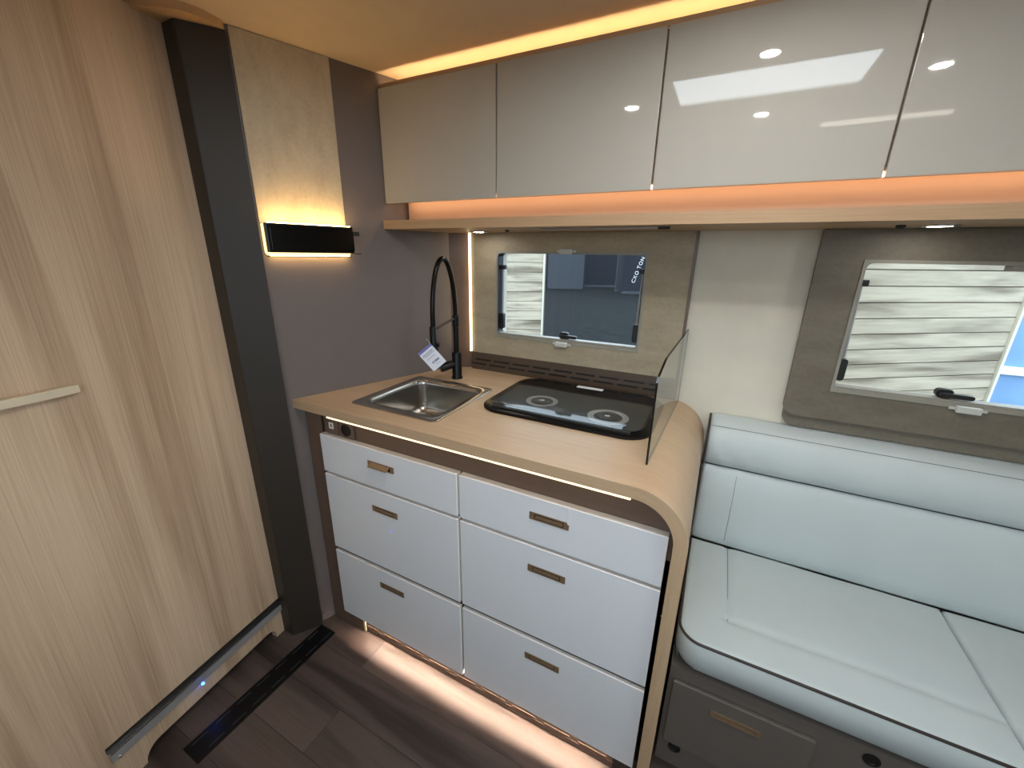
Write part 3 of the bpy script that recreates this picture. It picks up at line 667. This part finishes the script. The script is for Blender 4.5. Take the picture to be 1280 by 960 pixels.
# ------------------------------------------------------------------ angled wall: concrete panel and black lamp
tag(fin('upper_wall_panel', M_STONE, bm=box(B(), -0.012, 0.2335, -0.004, -0.0002, 1.4625, 1.9215), mat4=MW), 'pale concrete-look panel above the black wall lamp', 'wall panel')
wl = thing('wall_lamp', 'black glossy wall lamp glowing warm at its edges', 'lamp', mat4=MW @ T((0.11, 0, 1.37)))
po = rr(-0.0095, 0.2365, 1.3735, 1.4605, [0.002, 0.002, 0.010, 0.010], 5)
fin('diffuser', E_LAMP, wl, prism(B(), po, -0.0160, -0.0003, 'y'), mat4=MW)
fin('cover', M_LAMP, wl, box(B(), -0.0075, 0.2400, -0.0420, -0.0162, 1.3815, 1.4615, 0.002), mat4=MW)
fin('uplight', E_LUP, wl, box(B(), 0.0, 0.232, -0.041, -0.026, 1.4617, 1.4635), mat4=MW)
fin('downlight', E_LUP, wl, box(B(), 0.0, 0.232, -0.016, -0.0125, 1.3705, 1.3730), mat4=MW)
fin('cover_step', M_LAMP, wl, box(B(), 0.001, 0.2395, -0.0455, -0.0421, 1.3890, 1.4470, 0.001), mat4=MW)
fin('bottom_lip', M_BRONZED, wl, box(B(), -0.0095, 0.2365, -0.0190, -0.0165, 1.3690, 1.3722), mat4=MW)
fin('tab', M_BLKM, wl, box(B(), 0.2402, 0.2610, -0.040, -0.030, 1.4350, 1.4480), mat4=MW)
fin('tab', M_BLKM, wl, box(B(), 0.2402, 0.2620, -0.040, -0.030, 1.3790, 1.3820), mat4=MW)
tag(fin('floor_cable_ring', M_WALLT, bm=None or ring(B(), rr(-0.013, 0.013, 0.008, 0.034, 0.0129, 6), rr(-0.010, 0.010, 0.011, 0.031, 0.0099, 6), -0.0025, -0.0003, 'y'), mat4=MW @ T((-0.002, 0, 0))), 'small taupe plastic ring cap at the foot of the partition', 'cap')

# black grille strip in the floor
fg = thing('floor_grille', 'long black grille strip let into the floor beside the door', 'grille', (-1.156, -0.28, 0))
fin('plate', M_BLACK, fg, box(B(), -1.195, -1.118, -0.517, -0.046, 0.0002, 0.004, 0.0008, 1))
sl = None
for k, xx in enumerate((-1.181, -1.133)):
    for i in range(7):
        m4 = T((xx, -0.478 + i * 0.064 + 0.02 * k, 0.0041))
        if sl is None: sl = fin('slot', M_SLATE, fg, box(B(), -0.0012, 0.0012, -0.022, 0.022, 0, 0.0006), mat4=m4)
        else: copies(sl, fg, [m4])

# ------------------------------------------------------------------ bench
def cushion_top(x0, x1, y0, y1, z0, z1, rcl, re, seams, nx=84, ny=64):
    bm = B()
    def sp(a, b, n):
        out = []
        for k in range(n + 1):
            t = k / n; out.append(a + (b - a) * (0.5 - 0.5 * math.cos(math.pi * t)) * 0.55 + (b - a) * t * 0.45)
        return out
    X, Y = sp(x0, x1, nx), sp(y0, y1, ny)
    def place(x, y):
        cx, cy = x0 + rcl, y0 + rcl
        if x < cx and y < cy:                                   # rounded front corner beside the worktop
            a, b = (cx - x) / rcl, (cy - y) / rcl; m = max(a, b)
            h = math.hypot(a, b)
            if h > 1e-9: x, y = cx - a / h * m * rcl, cy - b / h * m * rcl
            d = rcl * (1 - m)
        else: d = min(x - x0, y - y0)
        d = min(d, x1 - x, y1 - y)
        z = z1
        if d < re: z = z1 - re + math.sqrt(max(0, re * re - (re - d) ** 2))
        u, v = (x - x0) / (x1 - x0), (y - y0) / (y1 - y0)
        z += 0.010 * (math.sin(math.pi * min(max(u, 0), 1)) * math.sin(math.pi * min(max(v, 0), 1))) ** 0.5
        for kind, c, lo, hi in seams:
            dd, al = (abs(x - c), y) if kind == 'x' else (abs(y - c), x)
            if lo <= al <= hi: z -= 0.0045 * math.exp(-(dd / 0.009) ** 2)
        z += 0.0022 * noise.noise(Vector((x * 7, y * 7, 1.3)))
        return (x, y, z)
    g = [[bm.verts.new(place(x, y)) for y in Y] for x in X]
    for i in range(nx):
        for j in range(ny): bm.faces.new([g[i][j], g[i + 1][j], g[i + 1][j + 1], g[i][j + 1]])
    per = [g[i][0] for i in range(nx)] + [g[nx][j] for j in range(ny)] + [g[i][ny] for i in range(nx, 0, -1)] + [g[0][j] for j in range(ny, 0, -1)]
    prev = per
    cxm, cym = (x0 + x1) / 2, (y0 + y1) / 2
    for fr, ins in ((0.22, -0.004), (0.45, -0.001), (0.72, 0.012), (0.92, 0.024), (1.0, 0.032)):
        cur = []
        for v in per:
            zz = v.co.z + (z0 - v.co.z) * fr
            sx = 1 if v.co.x < x0 + 0.05 else (-1 if v.co.x > x1 - 0.002 else 0); sy = 1 if v.co.y < y0 + 0.05 else (-1 if v.co.y > y1 - 0.002 else 0)
            k = 1 if ins > 0 else (1 if sy == 1 and sx == 0 else 0.15)
            cur.append(bm.verts.new((v.co.x + sx * max(ins, 0) * 0.35, v.co.y + (sy * ins * k if sy > 0 else sy * max(ins, 0) * 0.3), zz)))
        n = len(per)
        for i in range(n): bm.faces.new([prev[i], prev[(i + 1) % n], cur[(i + 1) % n], cur[i]])
        prev = cur
    bm.faces.new(prev)
    return bm
BZ, BF, BK = 0.480, 0.086, 0.516
c1 = thing('bench_seat_cushion', 'pale grey-green leather seat cushion beside the worktop', 'cushion', (0.35, 0.3, 0.375))
fin('pad', M_LEATH, c1, cushion_top(0.0285, 0.6640, BF, BK, 0.362, BZ, 0.058, 0.012, [('x', 0.142, 0.19, 0.52), ('y', 0.192, 0.142, 0.66)]), smooth=60)
def piping(x0, x1, y0, rcl, z, r, back):
    p = [(x0 + 0.003, back, z)] if back else []
    for k in range(13):
        t = math.radians(180 + 90 * k / 12); p.append((x0 + rcl + (rcl - 0.003) * math.cos(t), y0 + rcl + (rcl - 0.003) * math.sin(t), z))
    for k in range(1, 9): p.append((x0 + rcl + (x1 - x0 - rcl) * k / 8, y0 + 0.003, z))
    return p
fin('piping', M_PIPE, c1, tube(B(), piping(0.0285, 0.6635, BF, 0.058, BZ - 0.004, 0, BK - 0.01), 0.0036, 8))
fin('seam', M_STITCH, c1, tube(B(), [(0.142, 0.192 + (0.508 - 0.192) * k / 12, BZ + 0.0005 + 0.004 * math.sin(math.pi * k / 12 * 0.9)) for k in range(13)], 0.0008, 5))
c2 = thing('bench_seat_cushion', 'pale grey-green leather seat cushion in the middle of the bench', 'cushion', (1.0, 0.3, 0.375))
fin('pad', M_LEATH, c2, cushion_top(0.6665, 1.30, BF, BK, 0.362, BZ, 0.012, 0.014, [('y', 0.192, 0.66, 1.3)]), smooth=60)
fin('piping', M_PIPE, c2, tube(B(), [(0.670, BF + 0.003, BZ - 0.004), (1.29, BF + 0.003, BZ - 0.004)], 0.0036, 8))
# backrest: profile swept along x
pr = [(0.616, 0.4815), (0.516, 0.4815), (0.511, 0.488), (0.509, 0.53), (0.507, 0.58), (0.510, 0.64), (0.517, 0.69), (0.526, 0.725), (0.536, 0.744), (0.5445, 0.750),
      (0.533, 0.757), (0.521, 0.770), (0.515, 0.790), (0.514, 0.815), (0.519, 0.845), (0.529, 0.868), (0.540, 0.880), (0.5435, 0.8815), (0.550, 0.887), (0.570, 0.8955), (0.600, 0.900), (0.616, 0.900)]
bk = thing('back_cushion', 'pale grey-green leather backrest with padded top roll along the wall', 'cushion', (0.65, 0.56, 0.484))
bm = B(); NX = 90; loops = []
for i in range(NX + 1):
    x = 0.030 + (1.30 - 0.030) * (i / NX) ** 1.35
    e = min(1, (x - 0.030) / 0.03); e = math.sqrt(max(0, 1 - (1 - e) ** 2))
    L = []
    for (yy, zz) in pr:
        w = 0
        if 0.755 < zz < 0.875 and yy < 0.55:                     # wrinkles fading away from the worktop end
            w = 0.0075 * noise.noise(Vector((x * 26 + zz * 22, zz * 7, 0.3))) * math.exp(-(x - 0.03) / 0.30) + 0.0025 * noise.noise(Vector((x * 8, zz * 10, 2)))
        elif yy < 0.53: w = 0.002 * noise.noise(Vector((x * 6, zz * 6, 5)))
        if 0.50 < zz < 0.735 and yy < 0.54: w += 0.004 * math.exp(-((x - 0.128) / 0.006) ** 2)
        yo = yy + w + (0.012 * (1 - e) if yy < 0.6 else 0)
        zo = zz - (0.008 * (1 - e) if zz > 0.88 else 0)
        L.append((x, yo, zo))
    loops.append(L)
fin('pad', M_LEATH, bk, loft(bm, loops), smooth=50)
fin('seam', M_STITCH, bk, tube(B(), [(0.032 + 1.26 * k / 40, 0.5427, 0.8822) for k in range(41)], 0.0009, 5))
fin('seam', M_STITCH, bk, tube(B(), [(0.128, 0.5115 + 0.0, 0.50), (0.128, 0.5095, 0.58), (0.128, 0.513, 0.64), (0.128, 0.5195, 0.69), (0.128, 0.530, 0.730)], 0.0008, 5))
fin('crease_welt', M_PIPE, bk, tube(B(), [(0.032 + 1.26 * k / 30, 0.5415, 0.7502) for k in range(31)], 0.0016, 5))
fin('piping', M_PIPE, bk, tube(B(), [(0.0262, yy - 0.002, zz) for yy, zz in pr[2:21]], 0.0036, 8))
# bench base
bb = thing('bench', 'taupe bench box under the leather cushions', 'bench', (0.65, 0.36, 0))
fin('box', M_BENCH, bb, box(B(), 0.0285, 1.30, 0.106, 0.616, 0.0005, 0.360))
dw = fin('flap', M_BENCH, bb, box(B(), 0.040, 0.352, 0.094, 0.1058, 0.096, 0.322, 0.0025, 2))
hd = ring(B(), rr(0.136, 0.248, 0.2625, 0.2805, 0.001, 2), rr(0.148, 0.236, 0.2655, 0.2775, 0.001, 2), 0.0905, 0.0939, 'y'); box(hd, 0.150, 0.234, 0.0922, 0.0936, 0.2665, 0.2755)
fin('handle', M_BRONZE, dw, hd)
for hx, hz in ((0.073, 0.072), (0.452, 0.330)):
    L = [[(hx + r * math.cos(2 * math.pi * k / 20), yy, hz + r * math.sin(2 * math.pi * k / 20)) for k in range(20)] for r, yy in ((0.016, 0.1058), (0.016, 0.103), (0.011, 0.1025), (0.010, 0.105))]
    fin('vent_cap', M_BLKM, bb, loft(B(), L))

# ------------------------------------------------------------------ outside, in the exhibition hall
ZG = -0.75
tag(fin('ground', M_HALL, bm=box(B(), -40, 40, 0.75, 60, ZG - 0.05, ZG), smooth=0), 'dark grey exhibition hall floor outside', kind='structure')
tag(fin('ground', M_HALL, bm=box(B(), -40, 40, -30, -1.7, ZG - 0.05, ZG), smooth=0), 'dark grey exhibition hall floor at the entrance side', kind='structure')
def raydir(px, py):
    return _rr * ((px - 640) / 505.42) - _uu * ((py - 480) / 505.42) + _f
def at_depth(px, py, dep): return CAM + raydir(px, py) * dep
def cladding(name, label, px_edge, dep, side, length, pitch, z1, tilt):
    p = at_depth(px_edge, 380, dep)
    d = Vector((math.cos(tilt), math.sin(tilt)))
    m4 = Matrix(((d.x, -d.y, 0, p.x), (d.y, d.x, 0, p.y), (0, 0, 1, ZG), (0, 0, 0, 1)))
    t = thing(name, label, 'cladding', mat4=m4)
    a, b = (-length, 0) if side < 0 else (0, length)
    fin('backing', M_PLANKG, t, box(B(), a, b, 0.02, 0.06, 0.0, z1), mat4=m4)
    fin('end_post', M_CREAM, t, box(B(), b - 0.03, b - 0.012, -0.01, 0.0198, 0.0, z1), mat4=m4)
    h = z1; z = 0.002; pk = None; i = 0
    while z + pitch < h:
        if pk is None: pk = fin('board', M_PLANK, t, box(B(), a, b - 0.031, 0.0, 0.0198, 0, pitch - 0.004, 0.001, 1), mat4=m4 @ T((0, 0, z)))
        else: copies(pk, t, [m4 @ T((0, 0.0015 * (i % 2), z))])
        z += pitch; i += 1
    return t
cladding('clad_wall', 'pale wood-clad partition seen through the kitchen window', 681, 3.9, -1, 2.2, 0.090, 2.75, YAW + 0.02)
cladding('clad_wall', 'pale wood-clad partition seen through the bench window', 1284, 1.9, -1, 1.75, 0.070, 2.75, YAW + 0.16)
# far booths
_d = _rr.copy(); _d.z = 0; _d.normalize(); _p = at_depth(700, 330, 36)
tag(fin('wall_hall', M_NAVY, bm=box(B(), -40, 40, 0, 0.3, 0, 6), mat4=Matrix(((_d.x, -_d.y, 0, _p.x), (_d.y, _d.x, 0, _p.y), (0, 0, 1, ZG), (0, 0, 0, 1))), smooth=0), 'far dark wall of the exhibition hall', kind='structure')
def board(name, label, px, py_base, w, h, dep, m, grp=None):
    p = at_depth(px, 330, dep)
    d = _rr.copy(); d.z = 0; d.normalize()
    m4 = Matrix(((d.x, -d.y, 0, p.x), (d.y, d.x, 0, p.y), (0, 0, 1, ZG), (0, 0, 0, 1)))
    t = thing(name, label, 'display board', mat4=m4, group=grp)
    fin('panel', m, t, box(B(), -w / 2, w / 2, 0, 0.12, 0.12, h, 0.01, 1), mat4=m4)
    fin('foot', M_SLATE, t, box(B(), -w / 2 + 0.05, w / 2 - 0.05, -0.25, 0.35, 0.0, 0.1195), mat4=m4)
    return t, m4
board('display_board', 'dim slate display board far off in the hall', 708, 0, 2.4, 3.6, 27, M_SLATE)
board('display_board', 'wide navy display board between the slate ones', 762, 0, 3.4, 3.8, 29, M_NAVY)
board('display_board', 'narrow pale column board beside the navy board', 779, 0, 0.7, 3.8, 25, M_SLATE)
bt, bm4 = board('display_board', 'navy display board carrying tilted white lettering', 800, 0, 1.9, 3.7, 24, M_NAVY)
ML = bm4 @ T((-0.12, -0.02, 1.24)) @ Matrix.Rotation(math.radians(90), 4, 'X') @ Matrix.Rotation(math.radians(72), 4, 'Z')
adv = -0.64
for ch in 'CXO TON':
    if ch == ' ': adv += 0.11; continue
    cu = bpy.data.curves.new('letter', 'FONT'); cu.body = ch; cu.size = 0.30; cu.extrude = 0.01; cu.align_y = 'CENTER'
    to = bpy.data.objects.new('tmp_text', cu); COL.objects.link(to)
    bpy.context.view_layer.update()
    tm = bpy.data.meshes.new_from_object(to.evaluated_get(bpy.context.evaluated_depsgraph_get())); bpy.data.objects.remove(to)
    tm.materials.clear(); tm.materials.append(M_WHITE)
    fin('letter', None, bt, me=tm, mat4=ML @ T((adv, 0, 0)))
    adv += max(v.co.x for v in tm.vertices) + 0.035
p = at_depth(1330, 450, 3.2)
bp_ = thing('blue_trailer', 'light blue box trailer standing outside the bench window', 'trailer', (p.x, p.y, ZG))
fin('body', M_SKYB, bp_, box(B(), p.x - 0.75, p.x + 1.6, p.y, p.y + 1.5, ZG + 0.35, ZG + 1.95, 0.03, 2))
fin('rail', M_WHITE, bp_, box(B(), p.x - 0.74, p.x + 1.6, p.y - 0.03, p.y - 0.001, ZG + 1.25, ZG + 1.32, 0.005, 1))
for wx in (-0.35, 1.1):
    L = [[(p.x + wx + r * math.cos(2 * math.pi * k / 24), p.y + yy, ZG + 0.3 + r * math.sin(2 * math.pi * k / 24)) for k in range(24)] for r, yy in ((0.2, 0.05), (0.3, 0.05), (0.3, 0.25), (0.2, 0.25))]
    fin('wheel', M_BLKM, bp_, loft(B(), L))
